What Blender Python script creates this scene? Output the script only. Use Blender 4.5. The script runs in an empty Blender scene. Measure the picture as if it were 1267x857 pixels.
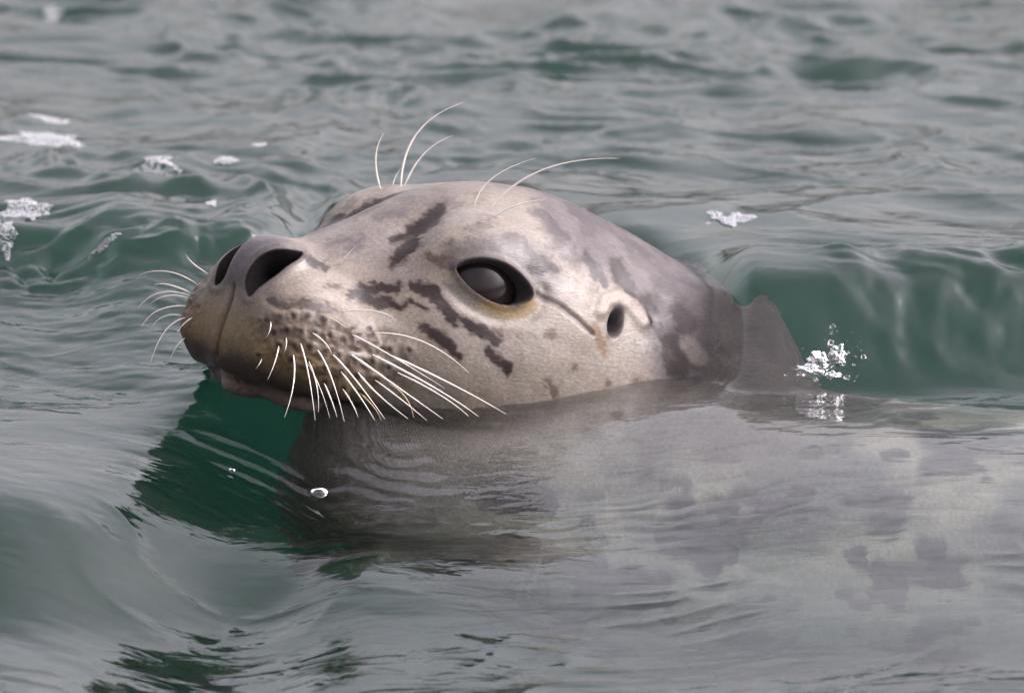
import bpy, math, random
import numpy as np
from mathutils import Vector
from mathutils.bvhtree import BVHTree

# Design unit "u" = 0.037 m (about one hundredth of the picture's width x 12.67); every mesh is scaled to metres when linked.
S = 0.037
R = math.radians
rng = np.random.default_rng(7)
random.seed(7)
scene = bpy.context.scene

# ------------------------------------------------------------------ camera, world, sun, exposure
ELEV = R(15.0)
CE, SE = math.cos(ELEV), math.sin(ELEV)
DIST = 250.0
VC = 0.762                                   # height of the aim point in the view plane
TGT = np.array([0.0, 0.0, VC / CE])
CAM = TGT + DIST * np.array([0.0, -CE, SE])
cam_d = bpy.data.cameras.new('camera')
cam_d.sensor_width = 36.0
cam_d.lens = 36.0 * DIST / 12.67
cam_d.clip_start = 0.1
cam_d.clip_end = 20000.0
cam_d.dof.use_dof = True
cam_d.dof.focus_distance = (DIST - 1.0) * S
cam_d.dof.aperture_fstop = cam_d.lens * 0.001 / (1.3 * S)
cam = bpy.data.objects.new('camera', cam_d)
scene.collection.objects.link(cam)
cam.location = Vector(CAM * S)
cam.rotation_euler = (R(90.0) - ELEV, 0.0, 0.0)
scene.camera = cam

SUN_EL, SUN_AZ = R(36.0), R(82.0)           # azimuth measured clockwise from +Y
world = bpy.data.worlds.new('World')
scene.world = world
world.use_nodes = True
wn, wl = world.node_tree.nodes, world.node_tree.links
wn.clear()
w_out = wn.new('ShaderNodeOutputWorld')
w_bg = wn.new('ShaderNodeBackground')
w_bg.inputs['Strength'].default_value = 0.15
w_sky = wn.new('ShaderNodeTexSky')
w_sky.sky_type = 'NISHITA'
w_sky.sun_disc = False
w_sky.sun_elevation = SUN_EL
w_sky.sun_rotation = SUN_AZ
w_sky.air_density = 2.0
w_sky.dust_density = 8.0
w_sky.ozone_density = 1.0
w_hs = wn.new('ShaderNodeHueSaturation')     # the blue washes out under cloud
w_hs.inputs['Saturation'].default_value = 0.14
w_tc = wn.new('ShaderNodeTexCoord')
w_nz = wn.new('ShaderNodeTexNoise')
w_nz.inputs['Scale'].default_value = 2.6
w_nz.inputs['Detail'].default_value = 4.0
w_rp = wn.new('ShaderNodeMapRange')
w_rp.inputs['From Min'].default_value = 0.3
w_rp.inputs['From Max'].default_value = 0.7
w_rp.inputs['To Min'].default_value = 0.8
w_rp.inputs['To Max'].default_value = 1.2
w_mx = wn.new('ShaderNodeMix')
w_mx.data_type = 'RGBA'
w_mx.blend_type = 'MULTIPLY'
w_mx.inputs[0].default_value = 1.0
w_tn = wn.new('ShaderNodeMix'); w_tn.data_type = 'RGBA'; w_tn.blend_type = 'MULTIPLY'; w_tn.inputs[0].default_value = 1.0
w_tn.inputs[7].default_value = (1.02, .965, 1.06, 1)   # cool violet-grey overcast
wl.new(w_tc.outputs['Generated'], w_nz.inputs['Vector'])
wl.new(w_nz.outputs['Fac'], w_rp.inputs['Value'])
wl.new(w_sky.outputs['Color'], w_hs.inputs['Color'])
wl.new(w_hs.outputs['Color'], w_mx.inputs[6])
wl.new(w_rp.outputs['Result'], w_mx.inputs[7])
wl.new(w_mx.outputs[2], w_tn.inputs[6])
wl.new(w_tn.outputs[2], w_bg.inputs['Color'])
wl.new(w_bg.outputs['Background'], w_out.inputs['Surface'])

sun_d = bpy.data.lights.new('sun', 'SUN')
sun_d.energy = 0.5
sun_d.angle = R(40.0)
sun_d.color = (1.0, 0.96, 0.92)
sun = bpy.data.objects.new('sun', sun_d)
scene.collection.objects.link(sun)
sdir = Vector((math.sin(SUN_AZ) * math.cos(SUN_EL), math.cos(SUN_AZ) * math.cos(SUN_EL), math.sin(SUN_EL)))
sun.rotation_euler = sdir.to_track_quat('Z', 'Y').to_euler()

scene.view_settings.view_transform = 'Standard'
scene.view_settings.look = 'None'
scene.view_settings.exposure = 1.95
scene.view_settings.gamma = 1.0
scene.view_settings.use_curve_mapping = False
scene.cycles.max_bounces = 14
scene.cycles.transmission_bounces = 14
scene.cycles.volume_bounces = 6
scene.cycles.use_denoising = True

# ------------------------------------------------------------------ helpers
def project(P):
    """world points (n,3) in u -> photo pixels"""
    d = P - CAM
    dep = d[..., 1] * CE - d[..., 2] * SE
    v = d[..., 1] * SE + d[..., 2] * CE
    k = 100.0 * DIST / dep
    return 633.5 + d[..., 0] * k, 428.5 - v * k

FWD = np.array([0.0, CE, -SE])
UPV = np.array([0.0, SE, CE])
def pixel_dir(px, py):
    d = FWD * DIST + np.array([1.0, 0, 0]) * (px - 633.5) / 100.0 + UPV * (428.5 - py) / 100.0
    return d / np.linalg.norm(d)

def sstep(a, b, x):
    t = np.clip((x - a) / (b - a), 0, 1)
    return t * t * (3 - 2 * t)

_perm = rng.integers(0, 2 ** 31, 4096).astype(np.int64)
def _hash(ix, iy, iz):
    h = (ix * 73856093) ^ (iy * 19349663) ^ (iz * 83492791)
    h = _perm[h & 4095] ^ (h >> 5)
    return (_perm[h & 4095] & 0xFFFF).astype(np.float64) / 32767.5 - 1.0
def vnoise(x, y, z=None):
    """smooth value noise in [-1,1]"""
    if z is None: z = np.zeros_like(x)
    x0, y0, z0 = np.floor(x), np.floor(y), np.floor(z)
    fx, fy, fz = x - x0, y - y0, z - z0
    q = lambda t: t * t * t * (t * (t * 6 - 15) + 10)
    fx, fy, fz = q(fx), q(fy), q(fz)
    ix, iy, iz = x0.astype(np.int64), y0.astype(np.int64), z0.astype(np.int64)
    r = 0
    for dz, wz in ((0, 1 - fz), (1, fz)):
        if z is not None and not np.any(wz): continue
        for dy, wy in ((0, 1 - fy), (1, fy)):
            for dx, wx in ((0, 1 - fx), (1, fx)):
                r = r + wx * wy * wz * _hash(ix + dx, iy + dy, iz + dz)
    return r
def fbm(x, y, z=None, octaves=3, gain=0.5):
    a, r, f = 1.0, 0.0, 1.0
    for o in range(octaves):
        r = r + a * vnoise(x * f + 17.3 * o, y * f + 9.1 * o, None if z is None else z * f)
        a *= gain; f *= 2.03
    return r

def link(o, parent=None, label=None, category=None, group=None, kind=None):
    scene.collection.objects.link(o)
    if parent is not None: o.parent = parent
    if label: o['label'] = label
    if category: o['category'] = category
    if group: o['group'] = group
    if kind: o['kind'] = kind
    return o

def mesh_from(name, verts, quads=None, tris=None, smooth=True):
    me = bpy.data.meshes.new(name)
    verts = np.asarray(verts, dtype=np.float64) * S
    loops, starts, n = [], [], 0
    if quads is not None and len(quads):
        quads = np.asarray(quads, dtype=np.int32)
        loops.append(quads.ravel()); starts.append(np.arange(len(quads)) * 4); n = quads.size
    if tris is not None and len(tris):
        tris = np.asarray(tris, dtype=np.int32)
        loops.append(tris.ravel()); starts.append(n + np.arange(len(tris)) * 3)
    loops = np.concatenate(loops).astype(np.int32); starts = np.concatenate(starts).astype(np.int32)
    me.vertices.add(len(verts)); me.vertices.foreach_set('co', verts.ravel().astype(np.float32))
    me.loops.add(len(loops)); me.loops.foreach_set('vertex_index', loops)
    me.polygons.add(len(starts)); me.polygons.foreach_set('loop_start', starts)
    me.update(calc_edges=True)
    me.polygons.foreach_set('use_smooth', np.full(len(starts), smooth))
    me.update()
    return me

def grid_quads(nr, nc, wrap):
    i = np.arange(nr - 1)[:, None]
    j = np.arange(nc if wrap else nc - 1)[None, :]
    j2 = (j + 1) % nc
    a = i * nc + j; b = i * nc + j2; c = (i + 1) * nc + j2; d = (i + 1) * nc + j
    return np.stack([a, b, c, d], -1).reshape(-1, 4)

def new_mat(name):
    m = bpy.data.materials.new(name)
    m.use_nodes = True
    m.node_tree.nodes.clear()
    return m, m.node_tree.nodes, m.node_tree.links
def principled(name, col, rough=0.5, **kw):
    m, n, l = new_mat(name)
    o = n.new('ShaderNodeOutputMaterial'); p = n.new('ShaderNodeBsdfPrincipled')
    p.inputs['Base Color'].default_value = (*col, 1); p.inputs['Roughness'].default_value = rough
    for k, v in kw.items(): p.inputs[k.replace('_', ' ')].default_value = v
    l.new(p.outputs[0], o.inputs[0])
    return m, n, l, p

# ------------------------------------------------------------------ the sea: wave shape
# Profiles across the swell: for a column of the view, (row, slope dz/dy) pairs; integrated from the waterline in front of the cheek.
PROF = {
    -250: [(-400, -.085), (280, -.085), (296, .05), (306, 1.0), (322, .40), (350, .12), (420, .15), (470, .08), (520, -.06), (570, -.05), (615, .36), (740, .42), (795, -.02), (857, -.05), (1300, 0)],
    30:   [(-400, -.085), (280, -.085), (297, .03), (308, 1.1), (324, .40), (350, .13), (400, .08), (450, .16), (500, -.03), (565, -.05), (605, .12), (640, .40), (740, .42), (795, -.02), (857, -.05), (1300, 0)],
    180:  [(-400, -.085), (280, -.085), (296, .02), (303, 1.3), (320, .45), (340, .22), (400, .22), (470, .20), (520, .06), (580, .0), (610, .14), (655, .38), (755, .42), (798, .04), (857, .03), (1300, 0)],
    300:  [(-400, -.085), (280, -.085), (294, .05), (303, 1.1), (322, .4), (360, .25), (470, .14), (515, .16), (540, .32), (595, .30), (640, .08), (665, .26), (705, .38), (765, .38), (800, .05), (857, .03), (1300, 0)],
    430:  [(-400, 0), (200, 0), (262, .4), (310, .3), (340, 0), (470, 0), (510, .05), (530, .24), (600, .27), (640, .12), (668, -.02), (700, .12), (735, .24), (775, .18), (805, .06), (857, .04), (1300, 0)],
    640:  [(-400, 0), (200, 0), (262, .4), (310, .3), (340, 0), (500, .02), (520, .22), (600, .25), (650, .12), (675, .03), (705, .14), (745, .20), (785, .07), (857, .03), (1300, 0)],
    885:  [(-400, 0), (200, 0), (262, .4), (310, .3), (340, 0), (500, .0), (525, .16), (600, .20), (690, .16), (720, .06), (760, .16), (820, .06), (857, .0), (1300, 0)],
    1010: [(-400, -.085), (270, -.085), (318, .06), (338, .3), (358, .8), (455, 1.1), (478, .7), (494, .1), (508, -.03), (535, .08), (590, .18), (700, .16), (730, .05), (770, .15), (830, .04), (857, .0), (1300, 0)],
    1100: [(-400, -.085), (270, -.085), (318, .06), (336, .3), (358, .75), (450, 1.0), (478, .6), (494, .1), (508, -.03), (535, .06), (590, .17), (700, .15), (735, .05), (780, .14), (840, .02), (1300, 0)],
    1210: [(-400, -.085), (270, -.085), (312, .05), (332, .35), (352, .7), (440, .8), (472, .5), (492, .1), (510, -.02), (540, .06), (600, .15), (700, .13), (740, .04), (790, .12), (850, .0), (1300, 0)],
    1500: [(-400, -.085), (270, -.085), (300, .05), (320, .5), (350, .65), (430, .6), (465, .4), (490, .1), (510, -.02), (540, .05), (600, .13), (700, .12), (760, .04), (1300, 0)],
}
ROWS = np.arange(-400, 1301, 2.0)
keys = sorted(PROF)
YK, ZK = [], []
for kx in keys:
    sl = np.interp(ROWS, [r for r, _ in PROF[kx]], [s for _, s in PROF[kx]])
    ker = np.exp(-np.linspace(-2, 2, 5) ** 2); ker /= ker.sum()
    sl = np.convolve(np.pad(sl, 2, mode='edge'), ker, mode='valid')
    dv = -0.02
    dy = dv / (SE + sl * CE); dz = sl * dy
    y = np.cumsum(dy); z = np.cumsum(dz)
    i0 = int(np.argmin(abs(ROWS - 492)))
    y0 = (VC + (428.5 - 492) / 100.0) / SE
    YK.append(y - y[i0] + y0); ZK.append(z - z[i0])
YK = np.array(YK); ZK = np.array(ZK)
NX, NY = 640, 860
xs = np.linspace(-8.2, 8.2, NX)
gy = np.concatenate([np.linspace(-17, 7, 640), np.linspace(7, 26, NY - 640 + 1)[1:]])
def base_height(xs, ys):
    kx = np.array(keys, float)
    tp = np.arange(kx[0], kx[-1], 3.0)
    T = np.zeros((len(ys), len(tp)))
    for i, p in enumerate(tp):
        j = min(int(np.searchsorted(kx, p, side='right') - 1), len(kx) - 2)
        t = (p - kx[j]) / (kx[j + 1] - kx[j]); t = t * t * (3 - 2 * t)
        yy = YK[j] * (1 - t) + YK[j + 1] * t; zz = ZK[j] * (1 - t) + ZK[j + 1] * t
        T[:, i] = np.interp(ys, yy[::-1], zz[::-1])
    px = 633.5 + 100 * xs
    def prof(i, p): return np.interp(p, tp, T[i])
    out = np.zeros((len(ys), len(xs)))
    for i, y in enumerate(ys):                       # the wall of water closes round the back of the neck
        c = 915 - 26 * np.clip(y - 1.0, 0, 3.0)
        wd = 26 + 26 * np.clip(y - 1.0, 0, 3.0)
        w = sstep(c - wd, c + wd, px)
        flat = prof(i, np.minimum(px, 885)); wallp = prof(i, np.maximum(px, 1010))
        out[i] = np.where(px < 760, prof(i, px), flat * (1 - w) + wallp * w)
    rt = sstep(330, 420, px)[None]; rb = sstep(780, 880, px)[None]
    k = sstep(5.2, 9.5, ys)[:, None] * (1 - rt) + (sstep(3.3, 5.2, ys)[:, None] * (1 - rb) + sstep(2.8, 4.4, ys)[:, None] * rb) * rt
    return out * (1 - k) + (.95 - .085 * np.clip(ys - 4.5, 0, 20))[:, None] * k
BASE = base_height(xs, gy)
# soften the joins between columns
def blur_x(a, n):
    k = np.hanning(n + 2)[1:-1]; k /= k.sum()
    return np.apply_along_axis(lambda r: np.convolve(np.pad(r, n // 2, mode='edge'), k, mode='valid'), 1, a)
BASE = blur_x(BASE, 15)
fore = sstep(.3, -.9, gy)[:, None]
BASE = BASE * (1 - fore) + blur_x(BASE, 121) * fore
XX, YY = np.meshgrid(xs, gy)

def ripples(X, Y):
    wx = X + .9 * fbm(X * .23, Y * .3, octaves=2) ; wy = Y + 1.1 * fbm(X * .2 + 40, Y * .25 + 7, octaves=2)
    back = sstep(3.5, 6.0, Y)
    front = sstep(1.2, -.2, Y)
    h = 0
    # chop on the far water: long crests across the view, sharpened
    n1 = fbm(wx * .28 + 3, wy * .55, octaves=2)
    h = h + back * .16 * (1 - np.abs(n1)) 
    pat = np.clip(.75 + .8 * vnoise(X * .22 + 60, Y * .16 + 3), .15, 1.6)
    h = h + back * pat * .09 * (1 - np.abs(fbm(wx * .62, wy * .85 + .35 * X + 11, octaves=2, gain=.45)) * 1.6)
    h = h + back * pat * .027 * fbm(wx * 2.0, wy * 2.9 + 5, octaves=2)
    ch = np.clip(vnoise(X * .3 + 12, Y * .33 + 50) * 2.0 - .3, 0, 1)
    h = h + back * ch * .060 * (1 - np.abs(vnoise(wx * 1.5 + 80, wy * 2.2 + .4 * X))) ** 2
    # left face of the swell
    lf = sstep(-2.6, -4.0, X)
    mid = sstep(-.8, .5, Y) * sstep(6.0, 4.0, Y)
    h = h + lf * mid * (.026 * vnoise(wx * 1.0, wy * 2.6 + .7 * X) + .011 * fbm(wx * 2.6 + 5, wy * 7.0 + 2.0 * X, octaves=2))
    # folds of the curling wall behind the nape, lumps along the left crest
    wall = sstep(3.4, 4.4, X) * sstep(.75, 1.3, Y) * sstep(4.2, 2.6, Y)
    h = h + wall * (.085 * fbm(X * 1.25 + 4, Y * 1.1 + .7 * X, octaves=2) + .012 * fbm(X * 4.0, Y * 3.0, octaves=2))
    h = h + sstep(2.7, 3.5, X) * sstep(2.0, 2.8, Y) * sstep(5.5, 4.0, Y) * .03 * fbm(X * 1.0 + 8, Y * 4.0 + X, octaves=2)
    lip = lf * np.exp(-((Y - 4.5) / .45) ** 2)
    h = h + lip * .075 * np.abs(fbm(X * 2.3 + 3 + .4 * Y, Y * 2.0, octaves=2))
    lowl = front * sstep(-.5, -2.5, X)
    h = h + lowl * (.010 * fbm(wx * 1.1 + 44, wy * 1.3 + .5 * X, octaves=2))
    # foreground: broad undulation and fine trains of ripples round the head
    h = h + front * .05 * vnoise(wx * .35 + 9, wy * .45 + .12 * X)
    rr = np.sqrt((X - .5) ** 2 * .18 + (Y - 3.6) ** 2)
    near = sstep(-5.0, -1.5, Y) * front * sstep(-4.8, -3.2, X) * sstep(6.5, 3.0, X)
    amp = np.clip(.35 + 1.2 * vnoise(X * .6 + 30, Y * .6), .05, 1.3)
    h = h + near * amp * .0090 * np.sin(2 * math.pi * (rr + .30 * vnoise(X * .8, Y * 1.0) + .12 * vnoise(X * 2.1, Y * 1.6)) / .33)
    chin = np.exp(-((X + 3.0) / 1.6) ** 2 - ((Y + 1.6) / 1.3) ** 2)
    h = h + .36 * np.exp(-((X + 3.0) / 1.5) ** 2 - ((Y - .3) / 1.3) ** 2)
    h = h + chin * (.030 * (1 - np.abs(vnoise(wx * 1.1 + 7, wy * 3.2 + 1.6 * X))) ** 2 + .010 * fbm(wx * 2.0, wy * 5.0 + 1.5 * X, octaves=2))
    h = h + front * .008 * fbm(wx * .9 + 2, wy * 1.4, octaves=2)
    # sharp little steps in patches (dark glints)
    pm = np.clip(vnoise(X * .45 + 70, Y * .38 + 20) * 1.8 - .35, 0, 1)
    pm = pm * front
    h = h + pm * .030 * (1 - np.abs(vnoise(wx * .9 + 80, wy * 2.1 + .5 * X))) ** 2
    bot = sstep(-8.5, -10.5, Y)
    h = h + bot * .030 * (1 - np.abs(vnoise(wx * 1.1 + 15, wy * 2.6 + .5 * X))) ** 2
    return h
H = BASE + ripples(XX, YY)

def height(x, y):
    """bilinear lookup"""
    ix = np.clip(np.searchsorted(xs, x) - 1, 0, NX - 2); iy = np.clip(np.searchsorted(gy, y) - 1, 0, NY - 2)
    tx = (x - xs[ix]) / (xs[ix + 1] - xs[ix]); ty = (y - gy[iy]) / (gy[iy + 1] - gy[iy])
    return (H[iy, ix] * (1 - tx) + H[iy, ix + 1] * tx) * (1 - ty) + (H[iy + 1, ix] * (1 - tx) + H[iy + 1, ix + 1] * tx) * ty
def water_point(px, py):
    d = pixel_dir(px, py)
    t = np.linspace(DIST - 35, DIST + 40, 6000)
    P = CAM[None] + t[:, None] * d[None]
    below = P[:, 2] < height(P[:, 0], P[:, 1])
    return P[int(np.argmax(below))]

def water_material():
    m, n, l = new_mat('sea_water')
    o = n.new('ShaderNodeOutputMaterial')
    g = n.new('ShaderNodeBsdfGlass')
    g.inputs['IOR'].default_value = 1.333
    g.inputs['Roughness'].default_value = 0.0
    tc = n.new('ShaderNodeTexCoord')
    mp = n.new('ShaderNodeMapping'); mp.inputs['Scale'].default_value = (1.0, 2.4, 1.0)
    n1 = n.new('ShaderNodeTexNoise'); n1.inputs['Scale'].default_value = 38; n1.inputs['Detail'].default_value = 3; n1.inputs['Distortion'].default_value = .6
    b1 = n.new('ShaderNodeBump'); b1.inputs['Strength'].default_value = 1.0; b1.inputs['Distance'].default_value = .0006
    l.new(tc.outputs['Object'], mp.inputs[0]); l.new(mp.outputs[0], n1.inputs['Vector'])
    l.new(n1.outputs['Fac'], b1.inputs['Height']); l.new(b1.outputs[0], g.inputs['Normal'])
    l.new(g.outputs[0], o.inputs['Surface'])
    sc = n.new('ShaderNodeVolumeScatter'); sc.inputs['Color'].default_value = (.58, .93, .80, 1); sc.inputs['Density'].default_value = 0.125
    sc.inputs['Anisotropy'].default_value = .2
    ab = n.new('ShaderNodeVolumeAbsorption'); ab.inputs['Color'].default_value = (.25, .66, .58, 1); ab.inputs['Density'].default_value = 2.5
    ad = n.new('ShaderNodeAddShader')
    l.new(sc.outputs[0], ad.inputs[0]); l.new(ab.outputs[0], ad.inputs[1]); l.new(ad.outputs[0], o.inputs['Volume'])
    return m

def build_sea():
    def skirt(v, sgn, n=26, first=.6, last=60000.0):
        st = np.geomspace(first, last, n)
        return v + sgn * st
    X = np.concatenate([skirt(xs[0], -1)[::-1], xs, skirt(xs[-1], 1)])
    Y = np.concatenate([skirt(gy[0], -1)[::-1], gy, skirt(gy[-1], 1)])
    n = 26
    Z = np.pad(H, n, mode='edge')
    GX, GY = np.meshgrid(X, Y)
    far = np.maximum(np.maximum(np.abs(GX) - 8.2, np.maximum(GY - 26, -17 - GY)), 0)
    Z = Z * np.exp(-far / 12.0)
    swell = .5 * vnoise(GX * .06, GY * .09) * sstep(0, 20, far)
    Z = Z + swell
    V = np.stack([GX, GY, Z], -1).reshape(-1, 3)
    q = grid_quads(len(Y), len(X), False)
    me = mesh_from('sea', V, q)
    me.materials.append(water_material())
    link(bpy.data.objects.new('sea', me), kind='structure')
    b = 60000.0
    mb = mesh_from('seabed', [(-b, -b, -70), (b, -b, -70), (b, b, -70), (-b, b, -70)], [(0, 1, 2, 3)], smooth=False)
    mm, nn, ll, pp = principled('seabed_silt', (.07, .08, .06), .9)
    mb.materials.append(mm)
    link(bpy.data.objects.new('seabed', mb), kind='structure')
build_sea()

# ------------------------------------------------------------------ the seal
PSI, TH = R(38.0), R(15.0)
F = np.array([-math.cos(PSI) * math.cos(TH), -math.sin(PSI) * math.cos(TH), math.sin(TH)])   # towards the nose
N = np.array([math.sin(PSI), -math.cos(PSI), 0.0])                                            # the seal's left, towards the camera
U = np.cross(F, N)                                                                            # up out of the head
ORG = np.array([-3.285, 0.0, 2.15])                                                           # top of the nose
def loc2w(a, l, u):
    return ORG + np.multiply.outer(a, F) + np.multiply.outer(l, N) + np.multiply.outer(u, U)
def w2loc(P):
    d = P - ORG
    return d @ F, d @ N, d @ U

def ell(p, c, r):
    r = np.array(r)
    k0 = np.sqrt((((p - np.array(c)) / r) ** 2).sum(-1))
    k1 = np.sqrt((((p - np.array(c)) / (r * r)) ** 2).sum(-1))
    return k0 * (k0 - 1) / np.maximum(k1, 1e-9)
def cone(p, a, b, ra, rb, squash=(1, 1, 1)):
    s = np.array(squash)
    p = p / s; a = np.array(a) / s; b = np.array(b) / s
    ab = b - a
    t = np.clip(((p - a) @ ab) / (ab @ ab), 0, 1)
    return (np.linalg.norm(p - a - t[..., None] * ab, axis=-1) - (ra + (rb - ra) * t)) * min(squash)
def smin(a, b, k):
    h = np.maximum(k - np.abs(a - b), 0) / k
    return np.minimum(a, b) - h * h * k * .25
def smax(a, b, k): return -smin(-a, -b, k)

def sdf(P):
    a, l, u = w2loc(P)
    q = np.stack([a, np.abs(l), u], -1)
    d = ell(q, (-4.05, 0, -.75), (2.7, 1.85, 1.86))                      # cranium
    d = smin(d, ell(q, (-5.95, 0, -1.60), (2.6, 2.0, 2.16)), .6)         # thick neck
    d = smin(d, cone(q, (-2.6, 0, -.68), (-.75, 0, -.70), 1.12, .74), .7)   # snout
    d = smin(d, ell(q, (-.47, 0, -.42), (.47, .62, .45)), .30)           # nose
    d = smin(d, ell(q, (-1.0, .58, -1.18), (1.12, .72, .76)), .30)       # whisker pads
    d = smin(d, ell(q, (-.62, .50, -.80), (.58, .50, .48)), .30)         # sides of the muzzle
    d = smin(d, ell(q, (-.50, 0, -1.28), (.62, .62, .60)), .25)           # front of the lip
    d = smin(d, smin(cone(q, (-.28, 0, -1.64), (-1.5, 0, -1.62), .15, .46), cone(q, (-1.5, 0, -1.62), (-3.2, 0, -1.74), .46, 1.2), .3), .2)   # lower jaw
    d = smin(d, ell(q, (-3.5, .75, -1.15), (1.9, 1.05, 1.15)), .7)       # cheeks
    d = smin(d, ell(q, (-2.98, .98, .22), (.80, .48, .48)), .45)         # brows
    # body under water, in world axes
    w = P
    d = smin(d, ell(w, (2.55, 2.7, -.85), (1.05, 1.25, 1.45)), .8)          # nape
    d = smin(d, cone(w, (1.0, 2.6, -1.9), (4.5, .4, -4.7), 1.8, 3.4), 1.2)
    d = smin(d, cone(w, (4.5, .4, -4.7), (10., -1.8, -5.3), 3.4, 4.2), 1.2)
    d = smin(d, cone(w, (10., -1.8, -5.3), (26., -3., -8.0), 4.2, 1.2), 1.2)
    d = smin(d, ell(w, (2.2, .2, -4.0), (3.2, 2.6, 2.6)), 1.2)           # chest
    d = smin(d, ell(w, (-.5, .7, -2.7), (2.5, 2.0, 2.0)), .8)            # throat
    return d

def build_rays():
    NPHI = 560
    phi = np.linspace(0, 2 * math.pi, NPHI, endpoint=False)
    O0 = (-.95, -.85)
    al = np.concatenate([[.004], np.linspace(.012, math.pi / 2, 150)])
    orig, dirs = [], []
    cph, sph = np.cos(phi), np.sin(phi)
    rad = np.outer(cph, U) + np.outer(sph, N)
    for A in al:
        orig.append(np.broadcast_to(loc2w(O0[0], 0., O0[1]), (NPHI, 3)))
        dirs.append(math.cos(A) * F[None] + math.sin(A) * rad)
    # axis from the head into the body
    aa = np.linspace(O0[0], -6.3, 330)[1:]
    uu = np.interp(aa, [-6.3, -2.5, O0[0]], [-1.30, -.85, O0[1]])
    A1 = loc2w(aa, 0 * aa, uu)
    B = np.array([A1[-1], [3.6, 2.6, -2.8], [6.5, .9, -4.6], [10, -.9, -4.95], [16, -1.9, -6.0], [26.0, -3., -8.0]])
    seg = np.concatenate([[0], np.cumsum(np.linalg.norm(np.diff(B, axis=0), axis=1))])
    tt = np.concatenate([np.linspace(0, seg[2], 170)[1:], np.linspace(seg[2], seg[-1], 170)[1:]])
    A2 = np.stack([np.interp(tt, seg, B[:, i]) for i in range(3)], -1)
    for i in range(3):
        k = np.hanning(27)[1:-1]; k /= k.sum()
        A2[:, i] = np.convolve(np.pad(A2[:, i], 12, mode='edge'), k, mode='valid')
    A2[-1] = B[-1]
    def frame(nrm, n2):
        nrm = nrm / np.linalg.norm(nrm)
        n2 = n2 - nrm * (n2 @ nrm); n2 = n2 / np.linalg.norm(n2)
        return nrm, n2, np.cross(-nrm, n2)
    mid_n, mid_s = np.array([.95, .04, -.30]), np.array([0., -1., 0.])
    for p, a in zip(A1, aa):
        t = sstep(-2.4, -6.3, a)
        nrm, n2, u2 = frame(-F * (1 - t) + mid_n * t, N * (1 - t) + mid_s * t)
        orig.append(np.broadcast_to(p, (NPHI, 3))); dirs.append(np.outer(cph, u2) + np.outer(sph, n2))
    for i, p in enumerate(A2):
        t = sstep(0, seg[4], tt[i])
        nrm, n2, u2 = frame(mid_n * (1 - t) + np.array([.97, -.12, -.15]) * t, mid_s)
        orig.append(np.broadcast_to(p, (NPHI, 3))); dirs.append(np.outer(cph, u2) + np.outer(sph, n2))
    # closing fan at the tail
    for A in np.linspace(0, math.pi / 2, 12)[1:]:
        orig.append(np.broadcast_to(B[-1], (NPHI, 3)))
        dirs.append((math.cos(A)) * (np.outer(cph, u2) + np.outer(sph, n2)) + math.sin(A) * nrm[None])
    return np.array(orig), np.array(dirs), len(al), len(aa)

Oy, Dy, n_fan, n_head = build_rays()
NR, NC = Oy.shape[:2]
rr_ = np.full((NR, NC), 6.0)
for it in range(26):                                    # march inwards to the skin
    rr_ = np.maximum(rr_ - .92 * sdf(Oy + Dy * rr_[..., None]), .05)
BODY = Oy + Dy * rr_[..., None]

def grid_normals(P):
    dr = np.gradient(P, axis=0)
    dc = (np.roll(P, -1, 1) - np.roll(P, 1, 1)) * .5
    n = np.cross(dr, dc)
    n /= np.maximum(np.linalg.norm(n, axis=-1, keepdims=True), 1e-9)
    s = np.sign((n * Dy).sum(-1).mean())
    return n * s
NRM = grid_normals(BODY)

# --- near-side picture coordinates of every skin point (the far half takes its mirror twin's)
a_, l_, u_ = w2loc(BODY)
MIR = loc2w(a_, np.abs(l_), u_)
PX, PY = project(MIR)
na, nl, nu = NRM @ F, NRM @ N, NRM @ U
nl_m = np.where(l_ >= 0, nl, -nl)
NM = na[..., None] * F + nl_m[..., None] * N + nu[..., None] * U
face = sstep(-.36, -.06, -(NM @ FWD))
headm = sstep(-9.0, -8.0, a_) * face
wobx = 3.2 * vnoise(a_ * 5, l_ * 5, u_ * 5) + 3.0 * vnoise(a_ * 12, l_ * 15 + 3, u_ * 15) + 2.2 * vnoise(a_ * 18, l_ * 36 + 3, u_ * 36)
woby = 3.2 * vnoise(a_ * 5 + 50, l_ * 5, u_ * 5) + 3.0 * vnoise(a_ * 12 + 50, l_ * 15 + 3, u_ * 15) + 2.0 * vnoise(a_ * 18 + 50, l_ * 36 + 3, u_ * 36)

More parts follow.
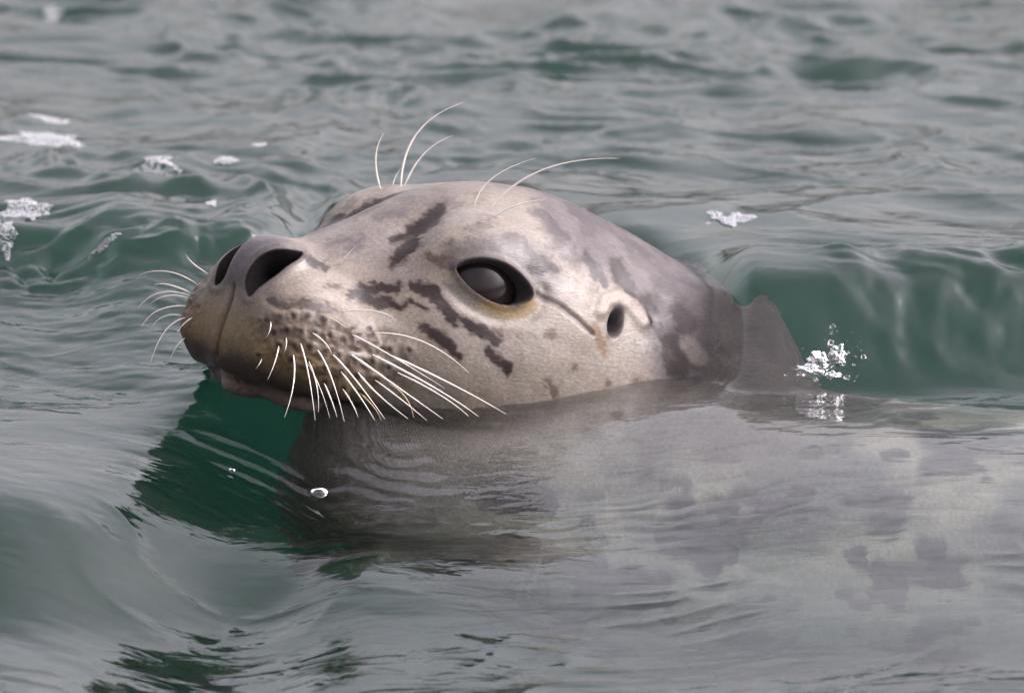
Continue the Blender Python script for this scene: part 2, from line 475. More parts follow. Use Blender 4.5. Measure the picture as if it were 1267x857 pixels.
def line_sd(pts, x=None, y=None):
    """distance in px (minus the local radius) to a tapered polyline [(x,y,r),...]"""
    x = PX if x is None else x; y = PY if y is None else y
    d = np.full(x.shape, 1e9)
    if len(pts) == 1: pts = [pts[0], (pts[0][0] + .01, pts[0][1], pts[0][2])]
    for (x0, y0, r0), (x1, y1, r1) in zip(pts[:-1], pts[1:]):
        vx, vy = x1 - x0, y1 - y0
        t = np.clip(((x - x0) * vx + (y - y0) * vy) / (vx * vx + vy * vy), 0, 1)
        d = np.minimum(d, np.hypot(x - x0 - t * vx, y - y0 - t * vy) - (r0 + (r1 - r0) * t))
    return d
def poly_sd(pts, x=None, y=None):
    x = PX if x is None else x; y = PY if y is None else y
    d = np.full(x.shape, 1e18); s = np.ones(x.shape)
    n = len(pts)
    for i in range(n):
        x0, y0 = pts[i]; x1, y1 = pts[i - 1]
        ex, ey = x1 - x0, y1 - y0
        wx, wy = x - x0, y - y0
        t = np.clip((wx * ex + wy * ey) / (ex * ex + ey * ey), 0, 1)
        d = np.minimum(d, (wx - ex * t) ** 2 + (wy - ey * t) ** 2)
        c1 = y >= y0; c2 = y < y1; c3 = ex * wy > ey * wx
        flip = (c1 & c2 & c3) | (~c1 & ~c2 & ~c3)
        s = np.where(flip, -s, s)
    return s * np.sqrt(d)
def smooth_closed(pts, n=6):
    """Catmull-Rom through a closed outline"""
    p = np.array(pts, float); out = []
    for i in range(len(p)):
        p0, p1, p2, p3 = p[i - 1], p[i], p[(i + 1) % len(p)], p[(i + 2) % len(p)]
        for t in np.linspace(0, 1, n, endpoint=False):
            out.append(.5 * ((2 * p1) + (p2 - p0) * t + (2 * p0 - 5 * p1 + 4 * p2 - p3) * t * t + (3 * p1 - p0 - 3 * p2 + p3) * t ** 3))
    return np.array(out)

EYE = smooth_closed([(563, 331), (577, 322), (600, 320), (624, 327), (645, 343), (657, 361), (652, 373), (634, 379), (612, 376), (590, 364), (573, 349)])
NOSTRIL = smooth_closed([(306, 362), (304, 348), (309, 332), (320, 318), (336, 310), (356, 309), (374, 312), (371, 320), (356, 330), (340, 343), (322, 356), (311, 367)])
sd_eye = poly_sd(EYE)
sd_nos = poly_sd(NOSTRIL)
sd_ear = np.hypot((PX - 762) * math.cos(.15) + (PY - 399) * math.sin(.15), ((PY - 399) * math.cos(.15) - (PX - 762) * math.sin(.15)) * .5) - 10
EARRIM = [(744, 384, 3), (750, 371, 4), (764, 367, 5), (782, 377, 5), (796, 398, 3)]
PHIL = [(301, 352, 1.5), (292, 388, 1.5), (285, 420, 1.5), (278, 436, 1)]
MOUTH = [(228, 440, 1.), (246, 452, 2.), (270, 463, 2.), (300, 477, 2.), (345, 490, 2.), (390, 499, 2.), (440, 506, 2.)]
LIP = [(250, 459, 1.5), (275, 472, 3), (301, 484, 3.5), (325, 492, 3.5), (352, 498, 4), (390, 507, 3)]
CREASE = [(664, 364, 1.8), (694, 379, 2.0), (716, 396, 1.2), (734, 414, .6)]
ALAR = [(333, 372, 2), (348, 378, 4), (375, 376, 4.5), (400, 378, 4), (416, 383, 2)]
FOLL = [(330, 397), (345, 393), (362, 391), (380, 391), (398, 396), (416, 402), (436, 409), (456, 407),
        (338, 412), (354, 410), (371, 410), (388, 411), (406, 416), (424, 422), (442, 426), (462, 430), (481, 433), (505, 434), (320, 440),
        (344, 428), (363, 428), (382, 430), (400, 436), (418, 440), (437, 445), (458, 447), (480, 455),
        (360, 446), (380, 449), (400, 455), (420, 460), (441, 464), (464, 470), (401, 474), (424, 481), (445, 486)]
sd_phil, sd_mouth, sd_lip, sd_crease, sd_alar, sd_rim = (line_sd(t) for t in (PHIL, MOUTH, LIP, CREASE, ALAR, EARRIM))
foll = np.zeros_like(PX); fring = np.zeros_like(PX)
for (x, y) in FOLL:
    dd = np.hypot(PX - x, PY - y)
    foll = np.maximum(foll, np.exp(-(dd / (3.2 + 1.8 * ((x * 7 + y * 3) % 5) / 5)) ** 2)); fring = np.maximum(fring, np.exp(-(dd / 8.0) ** 2))

disp = np.zeros_like(PX)
disp -= .34 * sstep(0, -7, sd_eye)
disp += .05 * np.exp(-(np.maximum(sd_eye, 0) / 5.0) ** 2) * (sd_eye > -2)
disp -= .030 * np.exp(-((sd_eye - 17) / 7.0) ** 2) * sstep(345, 360, PY)
disp -= .62 * sstep(-1, -8, sd_nos)
disp += .022 * np.exp(-((sd_nos - 5) / 5.0) ** 2)
disp -= .26 * sstep(1, -9, sd_ear)
disp += .035 * np.exp(-(np.maximum(sd_rim, 0) / 6.0) ** 2)
sd_phil = np.where(a_ > -.6, np.abs(l_) * 80 + 12 * sstep(-.62, -.40, u_) + 12 * sstep(-1.45, -1.7, u_), 99)
disp -= .045 * np.exp(-(np.maximum(sd_phil, 0) / 3.0) ** 2)
disp -= .10 * np.exp(-(np.maximum(sd_mouth, 0) / 4.0) ** 2)
disp += .05 * np.exp(-(np.maximum(sd_lip, 0) / 4.0) ** 2)
disp -= .03 * np.exp(-(np.maximum(sd_crease, 0) / 2.0) ** 2)
disp -= .020 * np.exp(-(np.maximum(sd_alar, 0) / 5.0) ** 2)
padm = sstep(30, -10, line_sd([(330, 410, 14), (400, 430, 26), (470, 440, 24)]))
disp += .026 * fring - .022 * foll + .02 * padm * fbm(a_ * 7, l_ * 9, u_ * 9, octaves=2)
disp *= headm
disp -= .10 * np.exp(-((a_ + 2.1) / .55) ** 2 - ((np.abs(l_) - .60) / .24) ** 2) * (nu > 0)
disp += .012 * fbm(a_ * 2.2, l_ * 2.5, u_ * 2.5, octaves=2) * sstep(-9, -7, a_)
BODY2 = BODY + NRM * disp[..., None]

# --- pigment (colour of the coat, plus chin shade and waterline reflection painted in)
def C(*c): return np.array(c, float)
COL = np.zeros(PX.shape + (3,))
def paint(color, mask):
    global COL
    m = np.clip(mask, 0, 1)[..., None]
    COL = COL * (1 - m) + color * m
PALE, TAN = C(.196, .168, .141), C(.188, .148, .112)
MAUVE, SPOT = C(.060, .047, .049), C(.014, .0060, .0050)
wpx, wpy = PX + wobx, PY + woby
n_big = fbm(a_ * .9, l_ * .9, u_ * .9, octaves=3)
COL[:] = PALE
paint(TAN, .55 * sstep(-.1, .6, fbm(a_ * 1.1 + 20, l_ * 1.3, u_ * 1.3, octaves=3)))
# back of head, neck and body: dark back, pale spotted belly
zb = BODY[..., 2]
dors = NRM[..., 2] * .8 + .35 * n_big
bodym = np.maximum(sstep(-7.4, -9.0, a_), sstep(-.35, -1.1, zb))
paint(C(.28, .24, .195), bodym)
paint(C(0.122, 0.110, 0.106), bodym * sstep(.35, .95, dors))
bx, by, bz = BODY[..., 0], BODY[..., 1], BODY[..., 2]
bl = fbm(bx * 1.3, by * 1.3, bz * 1.3 + 5, octaves=3, gain=.45)
paint(C(.075, .06, .064), bodym * .95 * sstep(.04, .50, bl))
paint(C(.050, .040, .038), bodym * .9 * sstep(.4, 1.6, by + .5 * n_big) * sstep(5.5, 3.5, bx + .6 * n_big))
bl2 = fbm(bx * 1.9 + 31, by * 1.9, bz * 1.9 + 5, octaves=2, gain=.4)
paint(C(0.061, 0.050, 0.052), bodym * .85 * sstep(.46, .60, bl2))
paint(C(0.115, 0.098, 0.10), bodym * .88 * sstep(1.2, -2.0, bx + 1.2 * n_big))
# head top: mauve grey saddle
top = poly_sd([(660, 150), (668, 262), (682, 305), (722, 330), (752, 340), (790, 372), (806, 420), (812, 500), (1000, 500), (1000, 150)], wpx, wpy)
paint(MAUVE, headm * .9 * sstep(14, -14, top))
paint(MAUVE * 1.05, headm * .62 * sstep(16, -30, poly_sd([(395, 270), (450, 262), (520, 272), (585, 238), (680, 250), (680, 100), (395, 100)], wpx, wpy)))
paint(C(0.112, 0.096, 0.095), headm * .6 * sstep(-.05, .5, vnoise(a_ * 3.2, l_ * 3.4 + 9, u_ * 3.4)) * sstep(10, -10, top))
paint(C(0.110, 0.096, 0.094), headm * .55 * sstep(20, -20, line_sd([(400, 310, 20), (470, 300, 26), (500, 340, 24)], wpx, wpy)))
paint(PALE * 1.04, headm * .8 * sstep(8, -8, line_sd([(590, 262, 16), (630, 262, 22), (655, 282, 16)], wpx, wpy)))
paint(C(0.060, 0.052, 0.052), headm * .8 * sstep(16, -8, line_sd([(560, 312, 6), (600, 305, 10), (635, 308, 13), (665, 326, 15), (678, 348, 9)], wpx, wpy)))
mot = fbm(a_ * 2.6 + 9, l_ * 3.4, u_ * 3.4 + 4, octaves=3, gain=.6)
paint(C(.045, .036, .038), headm * .8 * sstep(.05, .42, mot) * sstep(12, -12, top))
paint(C(0.064, 0.053, 0.054), headm * .45 * sstep(.3, .6, fbm(a_ * 4 + 3, l_ * 6, u_ * 6, octaves=2)) * sstep(330, 280, PY))
# muzzle browns
paint(C(0.135, 0.092, 0.044), headm * .92 * sstep(26, -26, line_sd([(240, 380, 16), (285, 410, 36), (345, 440, 32), (400, 462, 24), (450, 490, 16)], wpx, wpy)))
paint(C(0.092, 0.070, 0.052), headm * .6 * sstep(20, -20, line_sd([(330, 395, 10), (420, 415, 24), (500, 455, 22)], wpx, wpy)))
paint(C(0.13, 0.112, 0.104), headm * .75 * sstep(8, -8, line_sd([(240, 345, 10), (262, 330, 10), (255, 360, 8)], wpx, wpy)))
def spot(pts, col=SPOT, k=.96, soft=2.9):
    paint(col * 1.6, headm * k * .2 * sstep(9, -3, line_sd(pts, wpx, wpy)))
    paint(col, headm * k * sstep(soft, -soft, line_sd(pts, wpx, wpy)))
for p in ([(514, 277, 9), (532, 268, 8), (551, 253, 4)], [(486, 291, 4), (505, 283, 5)], [(486, 330, 2), (491, 316, 9), (511, 297, 10)],
          [(448, 355, 6), (490, 354, 7)], [(438, 364, 7), (470, 372, 9), (500, 378, 4)], [(508, 374, 4), (528, 382, 3)],
          [(512, 354, 7), (536, 361, 9), (551, 380, 9), (562, 395, 8)], [(572, 395, 4), (590, 407, 8), (614, 421, 8)],
          [(603, 434, 5), (616, 444, 7), (630, 457, 6)], [(521, 404, 3), (541, 414, 8), (556, 430, 6), (567, 443, 3)],
          [(724, 315, 6), (736, 335, 8), (746, 349, 7)], [(759, 327, 7), (772, 345, 9), (784, 366, 7), (789, 378, 2)],
          [(799, 371, 7), (805, 388, 9), (812, 404, 5)], [(827, 420, 12), (836, 452, 17)], [(838, 384, 10), (850, 404, 12)],
          [(862, 452, 9)], [(664, 329, 12), (684, 331, 8)], [(372, 315, 3), (384, 321, 6), (400, 332, 6)]):
    spot(p)
for p in ([(610, 406, 2), (623, 412, 3)], [(680, 415, 7)], [(710, 455, 4)], [(675, 474, 4), (688, 488, 6)], [(528, 318, 5), (556, 324, 8), (570, 330, 6)],
          [(404, 353, 3), (420, 357, 3)], [(559, 299, 4)], [(682, 317, 4)], [(690, 305, 5)], [(751, 474, 5)], [(789, 470, 4)], [(593, 276, 3.4)], [(738, 360, 3)]):
    spot(p, C(0.058, 0.038, 0.028), .8)
for p in ([(738, 404, 5), (744, 420, 6), (749, 437, 3)], [(714, 351, 4)]):
    spot(p, C(0.115, 0.067, 0.034), .8)
spot([(462, 268, 4), (500, 262, 6)], C(0.061, 0.052, 0.056), .6, 5)
spot([(408, 300, 5), (445, 296, 5), (430, 309, 5)], C(0.067, 0.054, 0.057), .6, 5)
spot([(853, 424, 9), (866, 446, 9)], C(0.176, 0.149, 0.128), .8)
spot([(820, 478, 8), (850, 480, 6)], C(0.152, 0.125, 0.103), .6)
for i in range(46):                                        # small odd flecks
    fx, fy = random.uniform(430, 880), random.uniform(240, 480)
    spot([(fx, fy, random.uniform(.5, 2.6)), (fx + random.uniform(2, 9), fy + random.uniform(1, 9), random.uniform(.5, 2.))], C(0.073, 0.052, 0.042), random.uniform(.2, .6), 2.5)
COL = COL * (1 - .41 * np.clip(headm, 0, 1))[..., None]
paint(C(.045, .030, .020), headm * padm * .75 * sstep(.0, .55, fbm(a_ * 5 + 8, l_ * 7, u_ * 9, octaves=3, gain=.6)))
# eye surround, ear, crease, follicles, nose, mouth
paint(C(.016, .013, .013), headm * .9 * sstep(3, 0, sd_eye))
paint(C(0.175, 0.108, 0.036), headm * .85 * sstep(9, -5, line_sd([(600, 380, 3), (622, 388, 5), (642, 388, 6), (660, 376, 4)], wpx, wpy)) * (sd_eye > 1))
paint(C(0.128, 0.118, 0.100), headm * .5 * np.exp(-((sd_eye - 13) / 5.) ** 2) * sstep(335, 355, PY))
paint(C(0.056, 0.048, 0.046), headm * sstep(7, -2, line_sd([(556, 324, 2), (575, 328, 5), (590, 318, 4), (622, 318, 4), (648, 338, 4), (664, 358, 3)], wpx, wpy)) * .75)
paint(C(.03, .026, .026), headm * sstep(2, -4, sd_eye))
paint(C(0.19, 0.155, 0.13), headm * .5 * sstep(5, -2, sd_rim))
paint(C(.035, .03, .03), headm * sstep(5, -4, sd_ear))
paint(C(0.056, 0.044, 0.044), headm * .85 * sstep(3, 0, sd_crease))


spot([(405, 420, 9), (456, 424, 10)], C(.045, .028, .02), .85, 8)
spot([(330, 405, 8), (372, 412, 12), (404, 432, 10)], C(0.056, 0.040, 0.029), .6, 10)
spot([(428, 455, 7), (470, 466, 8)], C(.05, .032, .022), .7, 8)
spot([(370, 470, 9), (420, 490, 8)], C(.045, .03, .019), .75, 9)
paint(C(.045, .038, .041), headm * .95 * sstep(.34, .22, np.abs(l_) + .02 * wobx / 4) * sstep(-.66, -.5, u_) * sstep(-.75, -.35, a_))
paint(C(.058, .048, .05), headm * .8 * sstep(9, -1, sd_nos))
paint(C(.008, .007, .007), headm * sstep(1.2, -1.2, sd_nos))
paint(C(.018, .012, .010), headm * .9 * np.clip(foll * 1.4, 0, 1))
paint(C(.03, .021, .018), headm * .85 * sstep(4, -1, line_sd(ALAR, wpx, wpy)))
paint(C(.04, .028, .02), headm * .9 * sstep(4, 0, sd_phil))
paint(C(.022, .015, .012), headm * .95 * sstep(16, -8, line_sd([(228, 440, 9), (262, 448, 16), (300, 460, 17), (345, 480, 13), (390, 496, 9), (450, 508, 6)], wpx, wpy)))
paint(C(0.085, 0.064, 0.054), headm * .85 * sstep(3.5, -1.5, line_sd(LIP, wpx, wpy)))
paint(C(.032, .024, .019), headm * .92 * sstep(0, 6, PY - np.interp(PX, [230, 250, 275, 301, 325, 352, 390, 440], [457, 465, 478, 490, 498, 505, 512, 517])) * sstep(520, 400, PX))  # dark chin coat, deepened with painted shade on its underside
paint(C(.085, .070, .062), .85 * sstep(.02, -.30, bz) * sstep(-1.7, -.9, bz) * sstep(-9.5, -8.5, a_) * sstep(4.5, 3.0, bx))  # dark reflection band at the waterline, painted onto the submerged skin
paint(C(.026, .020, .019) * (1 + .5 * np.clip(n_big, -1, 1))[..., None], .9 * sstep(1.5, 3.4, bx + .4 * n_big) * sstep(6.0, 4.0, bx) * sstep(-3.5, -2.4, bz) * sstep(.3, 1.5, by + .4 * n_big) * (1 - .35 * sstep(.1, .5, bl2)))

def seal_material():
    m, n, l = new_mat('wet_seal_coat')
    o = n.new('ShaderNodeOutputMaterial'); p = n.new('ShaderNodeBsdfPrincipled')
    at = n.new('ShaderNodeAttribute'); at.attribute_name = 'pigment_and_shade'
    fc = n.new('ShaderNodeAttribute'); fc.attribute_name = 'hair_flow'
    mp = n.new('ShaderNodeMapping'); mp.inputs['Scale'].default_value = (9, 40, 40)
    nz = n.new('ShaderNodeTexNoise'); nz.inputs['Scale'].default_value = 1.0; nz.inputs['Detail'].default_value = 4; nz.inputs['Distortion'].default_value = .5
    l.new(fc.outputs['Vector'], mp.inputs[0]); l.new(mp.outputs[0], nz.inputs['Vector'])
    mr = n.new('ShaderNodeMapRange'); mr.inputs['From Min'].default_value = .25; mr.inputs['From Max'].default_value = .75; mr.inputs['To Min'].default_value = .88; mr.inputs['To Max'].default_value = 1.12
    l.new(nz.outputs['Fac'], mr.inputs['Value'])
    n2 = n.new('ShaderNodeTexNoise'); n2.inputs['Scale'].default_value = 22; n2.inputs['Detail'].default_value = 5
    l.new(fc.outputs['Vector'], n2.inputs['Vector'])
    m2 = n.new('ShaderNodeMapRange'); m2.inputs['From Min'].default_value = .3; m2.inputs['From Max'].default_value = .7; m2.inputs['To Min'].default_value = .80; m2.inputs['To Max'].default_value = 1.2
    l.new(n2.outputs['Fac'], m2.inputs['Value'])
    mu = n.new('ShaderNodeMath'); mu.operation = 'MULTIPLY'; l.new(mr.outputs[0], mu.inputs[0]); l.new(m2.outputs[0], mu.inputs[1])
    vm = n.new('ShaderNodeVectorMath'); vm.operation = 'SCALE'
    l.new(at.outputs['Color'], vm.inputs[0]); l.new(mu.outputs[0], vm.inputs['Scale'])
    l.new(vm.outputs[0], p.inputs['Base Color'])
    b = n.new('ShaderNodeBump'); b.inputs['Strength'].default_value = .28; b.inputs['Distance'].default_value = .0007
    l.new(nz.outputs['Fac'], b.inputs['Height']); l.new(b.outputs[0], p.inputs['Normal'])
    rr_m = n.new('ShaderNodeMapRange'); rr_m.inputs['From Min'].default_value = .35; rr_m.inputs['From Max'].default_value = .65; rr_m.inputs['To Min'].default_value = .28; rr_m.inputs['To Max'].default_value = .55
    n3 = n.new('ShaderNodeTexNoise'); n3.inputs['Scale'].default_value = 3.0; n3.inputs['Detail'].default_value = 6
    l.new(fc.outputs['Vector'], n3.inputs['Vector']); l.new(n3.outputs['Fac'], rr_m.inputs['Value']); l.new(rr_m.outputs[0], p.inputs['Roughness'])
    gl = n.new('ShaderNodeAttribute'); gl.attribute_name = 'gloss'
    l.new(gl.outputs['Fac'], p.inputs['Specular IOR Level'])
    p.inputs['Sheen Weight'].default_value = .03
    p.inputs['Sheen Roughness'].default_value = .4
    l.new(p.outputs[0], o.inputs[0])
    return m

def build_seal():
    root = bpy.data.objects.new('harbor_seal', None)
    link(root, label='spotted grey seal swimming with its whiskered head raised out of the green water', category='seal')
    V = BODY2.reshape(-1, 3)
    q = grid_quads(NR, NC, True)
    V = np.concatenate([V, BODY2[0].mean(0, keepdims=True), BODY2[-1].mean(0, keepdims=True)])
    i0, i1 = NR * NC, NR * NC + 1
    j = np.arange(NC); j2 = (j + 1) % NC
    tris = np.concatenate([np.stack([np.full(NC, i0), j2, j], -1), np.stack([np.full(NC, i1), (NR - 1) * NC + j, (NR - 1) * NC + j2], -1)])
    me = mesh_from('body', V, q, tris)
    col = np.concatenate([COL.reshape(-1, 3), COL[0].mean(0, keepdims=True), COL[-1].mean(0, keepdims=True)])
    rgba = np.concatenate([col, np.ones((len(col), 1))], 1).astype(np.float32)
    at = me.attributes.new('pigment_and_shade', 'FLOAT_COLOR', 'POINT'); at.data.foreach_set('color', rgba.ravel())
    a, l, u = w2loc(V)
    gl = .15 * (1 - headm * np.maximum(sstep(2, -1, sd_nos), np.maximum(.85 * sstep(7, 1, sd_eye), sstep(1, -4, sd_ear))))
    gl = gl * (1 - .85 * sstep(2.2, 2.7, bx) * sstep(6, 4, bx))
    gl = np.concatenate([gl.ravel(), [.5, .5]]).astype(np.float32)
    ga = me.attributes.new('gloss', 'FLOAT', 'POINT'); ga.data.foreach_set('value', gl)
    hf = me.attributes.new('hair_flow', 'FLOAT_VECTOR', 'POINT'); hf.data.foreach_set('vector', np.stack([a, l, u], -1).astype(np.float32).ravel())
    me.materials.append(seal_material())
    link(bpy.data.objects.new('body', me), root)
    return root, me

seal, body_me = build_seal()
BV = BVHTree.FromPolygons([Vector(v) for v in BODY2[:n_fan + n_head + 60:2, ::2].reshape(-1, 3)],
                          grid_quads(len(range(0, n_fan + n_head + 60, 2)), NC // 2, True).tolist())
QX, QY = project(BODY2[:n_fan + n_head + 60])
def skin_point(px, py):
    d = pixel_dir(px, py)
    hit = BV.ray_cast(Vector(CAM), Vector(d))
    if hit[0] is not None: return np.array(hit[0])
    k = np.argmin((QX - px) ** 2 + (QY - py) ** 2)
    return BODY2.reshape(-1, 3)[k]

# --- eyes
def ball(rows, cols, r=(1, 1, 1)):
    th = np.linspace(0, math.pi, rows); ph = np.linspace(0, 2 * math.pi, cols, endpoint=False)
    T, Pp = np.meshgrid(th, ph, indexing='ij')
    return np.stack([np.sin(T) * np.cos(Pp) * r[0], np.sin(T) * np.sin(Pp) * r[1], np.cos(T) * r[2]], -1).reshape(-1, 3), grid_quads(rows, cols, True)
eye_mat, en, el, ep = principled('dark_eye', (.008, .005, .005), .16, Specular_IOR_Level=.16)
def build_eyes():
    # centre of the socket on the undisplaced skin
    k = np.argmin(np.where(headm > .5, (PX - 611) ** 2 + (PY - 349) ** 2, 1e9) + np.where(l_ > 0, 0, 1e9))
    p = BODY.reshape(-1, 3)[k]; nn = NRM.reshape(-1, 3)[k]
    a, l, u = w2loc(p); c = p - nn * .745
    ca, cl, cu = w2loc(c)
    for sgn in (1, -1):
        v, q = ball(40, 48, (.66, .66, .66))
        w = loc2w(np.array(ca), np.array(cl * sgn), np.array(cu)) + v
        me = mesh_from('eye', w, q); me.materials.append(eye_mat)
        link(bpy.data.objects.new('eye', me), seal)
build_eyes()

# --- whiskers
wm, wnn, wll, wp = principled('whisker_hair', (.52, .485, .43), .35, Specular_IOR_Level=.5)
wd, _, _, _ = principled('amber_whisker_hair', (.42, .30, .17), .4)
WHISK = [  # (points in the picture, radius px, lean towards the viewer, amber)
    ([(424, 385), (465, 385), (491, 397)], .9, .25, 0), ([(463, 412), (524, 423), (580, 461)], 1.3, .3, 0),
    ([(436, 414), (484, 440), (550, 480)], 1.3, .3, 0), ([(484, 440), (560, 476), (626, 512)], 1.9, .2, 0),
    ([(461, 439), (538, 480), (592, 515)], 1.9, .3, 0), ([(492, 461), (545, 489), (580, 515)], 1.5, .3, 0),
    ([(435, 439), (482, 472), (548, 518)], 2.2, .35, 0), ([(443, 461), (468, 488), (505, 518)], 1.7, .4, 0),
    ([(387, 412), (402, 424), (410, 437)], 1.1, .3, 0), ([(412, 439), (440, 470), (476, 518)], 1.6, .4, 0),
    ([(393, 433), (410, 467), (426, 521)], 1.3, .4, 0), ([(422, 460), (444, 489), (464, 520)], 1.6, .4, 0),
    ([(372, 425), (382, 465), (390, 520)], 1.2, .4, 0), ([(382, 447), (392, 478), (394, 510)], 1.1, .4, 0),
    ([(363, 439), (363, 475), (352, 516)], 1.3, .4, 0), ([(354, 418), (354, 428), (351, 437)], .9, .4, 0),
    ([(345, 428), (340, 448), (331, 470)], 1.1, .4, 0), ([(401, 474), (410, 495), (417, 516)], 1.3, .4, 0),
    ([(424, 481), (436, 500), (443, 516)], 1.3, .4, 0), ([(482, 475), (502, 492), (512, 517)], 1.1, .3, 1),
    ([(335, 398), (334, 408), (329, 418)], .8, .4, 0), ([(324, 444), (321, 450), (316, 457)], .8, .4, 0),
    ([(405, 393), (417, 398), (429, 406)], 1.1, .3, 1), ([(445, 486), (462, 503), (472, 520)], 1.0, .4, 1),
    ([(464, 470), (500, 497), (528, 520)], 1.3, .3, 0), ([(380, 449), (396, 480), (408, 517)], .8, .4, 0),
    ([(587, 254), (610, 220), (662, 196)], 1.1, .1, 0), ([(607, 258), (672, 210), (766, 196)], 1.4, .1, 0),
    ([(612, 268), (642, 253), (675, 247)], 1.1, .2, 0), ([(471, 234), (465, 195), (475, 165)], 1.1, .0, 0),
    ([(496, 230), (516, 165), (573, 127)], 1.5, .0, 0), ([(501, 229), (525, 190), (560, 168)], 1.1, .0, 0), ([(486, 230), (490, 218), (498, 206)], .7, .0, 0),
    ([(226, 377), (196, 384), (176, 403)], 1.2, .0, 0), ([(218, 387), (204, 391), (189, 403)], 1.1, .0, 0),
    ([(229, 393), (204, 410), (187, 447)], 1.2, .1, 0), ([(238, 393), (227, 401), (219, 412)], 1.1, .2, 0),
    ([(229, 418), (219, 428), (211, 443)], 1.1, .1, 0), ([(227, 355), (208, 352), (190, 353)], 1.0, .0, 0),
    ([(226, 361), (198, 362), (172, 380)], .9, .0, 0), ([(234, 344), (208, 336), (172, 340)], .8, -.1, 0), ([(247, 334), (238, 325), (231, 315)], .8, -.1, 0),
    ([(230, 366), (206, 366), (186, 376)], .9, .0, 0), ([(421, 327), (428, 317), (440, 305)], .7, .2, 0)]
def build_whiskers():
    for pts, rad, lean, amber in WHISK:
        p0 = skin_point(*pts[0])
        L = sum(math.dist(pts[i], pts[i + 1]) for i in range(len(pts) - 1)) / 100.0
        ctrl = [p0 - .02 * (CAM - p0) / DIST * 0]
        dep0 = (p0 - CAM) @ FWD
        acc = 0
        for i in range(1, len(pts)):
            acc += math.dist(pts[i - 1], pts[i]) / 100.0
            d = pixel_dir(*pts[i])
            dep = dep0 - lean * (acc + .15 * math.sin(math.pi * acc / L))
            ctrl.append(CAM + d * dep / (d @ FWD))
        if len(ctrl) == 2: ctrl.insert(1, (ctrl[0] + ctrl[1]) / 2)
        A, M, B = ctrl
        Q = 2 * M - .5 * (A + B)                         # quadratic through the middle point
        t = np.linspace(0, 1, 18)[:, None]
        c = (1 - t) ** 2 * A + 2 * t * (1 - t) * Q + t * t * B
        tan = np.gradient(c, axis=0); tan /= np.linalg.norm(tan, axis=1, keepdims=True)
        s1 = np.cross(tan, FWD); s1 /= np.linalg.norm(s1, axis=1, keepdims=True)
        s2 = np.cross(tan, s1)
        r = .92 * rad / 100.0 * (1 - .85 * t ** 1.2) * (.5 + .5 * sstep(0, .14, t))
        bead = 1 + .10 * np.sin(t * 34 + rad * 9)
        ang = np.linspace(0, 2 * math.pi, 6, endpoint=False)
        V = c[:, None] + (r * bead)[:, None] * (np.cos(ang)[None, :, None] * s1[:, None] + np.sin(ang)[None, :, None] * s2[:, None])
        me = mesh_from('whisker', V.reshape(-1, 3), grid_quads(18, 6, True))
        me.materials.append(wd if amber else wm)
        o = link(bpy.data.objects.new('whisker', me), seal)
        if amber: o['label'] = 'amber whisker'
build_whiskers()

# ------------------------------------------------------------------ foam, bubbles, splash
def ico_verts():
    t = (1 + 5 ** .5) / 2
    v = np.array([(-1, t, 0), (1, t, 0), (-1, -t, 0), (1, -t, 0), (0, -1, t), (0, 1, t), (0, -1, -t), (0, 1, -t), (t, 0, -1), (t, 0, 1), (-t, 0, -1), (-t, 0, 1)], float)
    v /= np.linalg.norm(v[0])
    f = [(0, 11, 5), (0, 5, 1), (0, 1, 7), (0, 7, 10), (0, 10, 11), (1, 5, 9), (5, 11, 4), (11, 10, 2), (10, 7, 6), (7, 1, 8), (3, 9, 4), (3, 4, 2), (3, 2, 6), (3, 6, 8), (3, 8, 9), (4, 9, 5), (2, 4, 11), (6, 2, 10), (8, 6, 7), (9, 8, 1)]
    verts = [tuple(x) for x in v]; cache = {}; out = []
    def mid(i, j):
        k = (min(i, j), max(i, j))
        if k not in cache:
            p = np.array(verts[i]) + np.array(verts[j]); p /= np.linalg.norm(p)
            verts.append(tuple(p)); cache[k] = len(verts) - 1
        return cache[k]
    for a, b, c in f:
        x, y, z = mid(a, b), mid(b, c), mid(c, a)
        out += [(a, x, z), (b, y, x), (c, z, y), (x, y, z)]
    return np.array(verts), np.array(out)
IV, IF = ico_verts()
foam_mat, fn, fl, fp = principled('sea_foam', (.29, .30, .305), .35)
ft = fn.new('ShaderNodeBsdfTransparent'); fmx = fn.new('ShaderNodeMixShader'); fmx.inputs[0].default_value = .62
fl.new(ft.outputs[0], fmx.inputs[1]); fl.new(fp.outputs[0], fmx.inputs[2])
fl.new(fmx.outputs[0], next(x for x in fn if x.type == 'OUTPUT_MATERIAL').inputs[0])
drop_mat, dn, dl = new_mat('water_drop')
do = dn.new('ShaderNodeOutputMaterial'); dg = dn.new('ShaderNodeBsdfGlass'); dg.inputs['IOR'].default_value = 1.333; dg.inputs['Roughness'].default_value = .02
dl.new(dg.outputs[0], do.inputs[0])

def blobs(name, centres, radii, mat, squash=.7, warp=0.0):
    lump = 1 + warp * rng.uniform(-1, 1, (len(radii), len(IV)))[..., None]
    axes = 1 + (1.2 * warp) * rng.uniform(-1, 1, (len(radii), 1, 3))
    V = (IV[None] * lump * axes * np.array([1, 1, squash])[None] * np.array(radii)[:, None, None] + np.array(centres)[:, None]).reshape(-1, 3)
    T = (IF[None] + (np.arange(len(radii)) * len(IV))[:, None, None]).reshape(-1, 3)
    me = mesh_from(name, V, None, T); me.materials.append(mat)
    return bpy.data.objects.new(name, me)

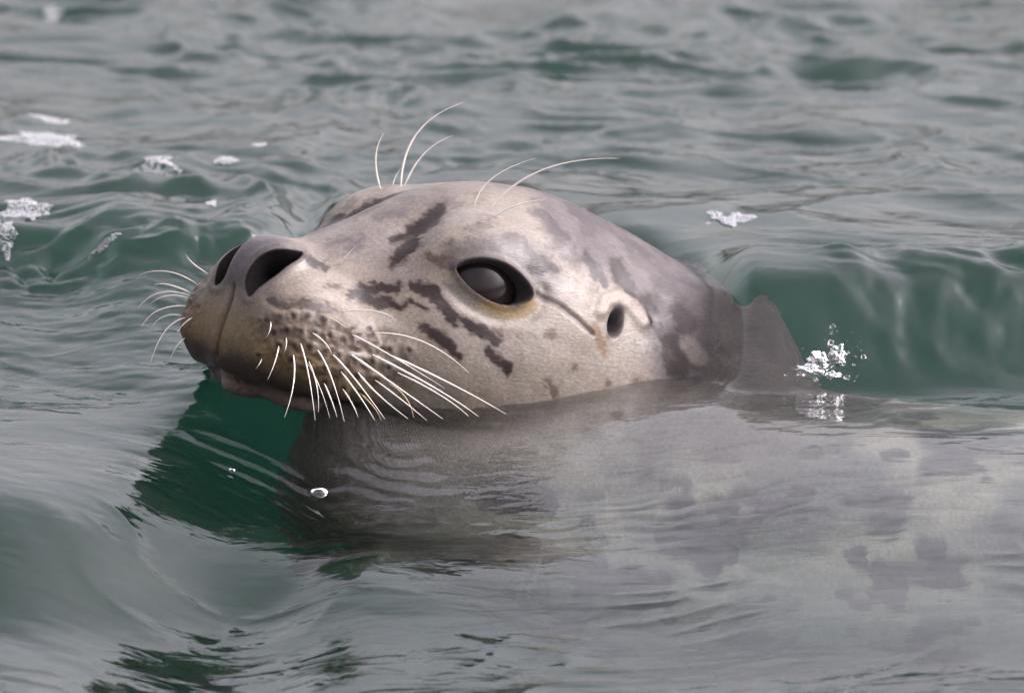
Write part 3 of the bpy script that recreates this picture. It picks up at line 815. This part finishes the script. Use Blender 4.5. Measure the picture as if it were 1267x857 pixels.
FOAM = [(54, 173, 100, 24, 'largest white foam streak floating far left behind the wave', 260),
        (62, 149, 46, 8, 'thin foam streak just beyond the largest foam patch', 70),
        (192, 205, 52, 20, 'round bubbly foam clump floating between the left foam patches and the seal', 130),
        (28, 259, 62, 20, 'bubbly foam patch close to the left wave crest', 150),
        (6, 291, 26, 14, 'small foam scrap at the left edge just above the dark wave crest', 40),
        (280, 198, 26, 8, 'small pale foam fleck right of the round foam clump', 40),
        (262, 252, 14, 6, 'tiny white fleck floating left of the seal forehead', 16),
        (64, 19, 22, 10, 'tiny foam fleck on the farthest water at top left', 26),
        (900, 272, 52, 18, 'white foam patch behind the seal neck beside a smooth round ripple', 140),
        (320, 180, 18, 6, 'faint foam dot beyond the small pale fleck', 18)]
FOAM.append((132, 301, 34, 2, 'small broken foam glints on the dark crest of the left wave', 16))
for (px, py, w, hgt, lab, n) in FOAM:
    c = water_point(px, py)
    cs, rs = [], []
    half = w / 200.0; depth = hgt / 200.0 / SE
    for i in range(n * 11):
        t = rng.random() ** .55; ph = rng.uniform(0, 2 * math.pi)
        edge = 1 + .22 * math.sin(3 * ph + px) + .15 * math.sin(5 * ph + py) + .1 * math.sin(9 * ph)
        x = c[0] + half * t * edge * math.cos(ph); y = c[1] + depth * t * edge * math.sin(ph) + (-.25 if px < 100 else 0) * (x - c[0])
        if vnoise(np.array(x * 7.0), np.array(y * 3.5)) > .45 + .4 * (1 - t): continue
        r = abs(rng.normal(.006, .005)) + .004
        dome = .022 * (1 - t * t) * min(1, w / 60.0)
        cs.append((x, y, float(height(np.array(x), np.array(y))) + dome * rng.uniform(.4, 1) + r * .2)); rs.append(r)
    o = blobs('foam_patch', cs, rs, foam_mat)
    link(o, label=lab, category='foam', group='foam patches drifting on the water')

def splash():
    cs, rs = [], []
    for i in range(90):
        px, py = rng.normal(1012, 19), rng.normal(455, 11)
        if rng.random() < .4: px, py = rng.normal(1042, 15), rng.normal(432, 13)
        r = .006 + .035 * rng.random() ** 4
        p = water_point(px, min(py, 482)) - FWD * rng.uniform(-.01, .08)
        cs.append(p); rs.append(r)
    o = blobs('splash', cs, rs, drop_mat, .9, .28)
    # lumpy tongues of thrown water, part of the same burst
    V = np.array([v.co[:] for v in o.data.vertices]) / S; T = [list(p.vertices) for p in o.data.polygons]
    Q = []
    for (px, py, r, sx, sz) in ((1000, 460, .12, 1.3, .7), (1012, 450, .14, .9, .9), (1036, 440, .12, .8, 1.1), (1030, 464, .07, 1.6, .5)):
        v, q = ball(40, 52, (1, 1, 1))
        n = 1 + .38 * fbm(v[:, 0] * 1.9 + px, v[:, 1] * 1.9, v[:, 2] * 1.9 + py, octaves=3, gain=.55)
        v = v * n[:, None] * r * np.array([sx, .8, sz]) + water_point(px, min(py, 480))
        Q.append(q + len(V)); V = np.concatenate([V, v])
    me = mesh_from('splash', V, np.concatenate(Q), T); me.materials.append(drop_mat)
    o.data = me
    link(o, label='sparkling burst of water drops at the foot of the curling wave behind the seal', category='splash')
splash()
def bubble(px, py, r, lab, squash=.6):
    c = water_point(px, py)
    v, q = ball(20, 28, (r, r, r * squash))
    me = mesh_from('bubble', v + c, q); me.materials.append(drop_mat)
    link(bpy.data.objects.new('bubble', me), label=lab, category='bubble', group='clear bubbles on the water')
bubble(395, 608, .11, 'single clear bubble floating in front of the seal chin')
bubble(287, 581, .04, 'tiny clear bubble in the dark ripples ahead of the larger bubble')
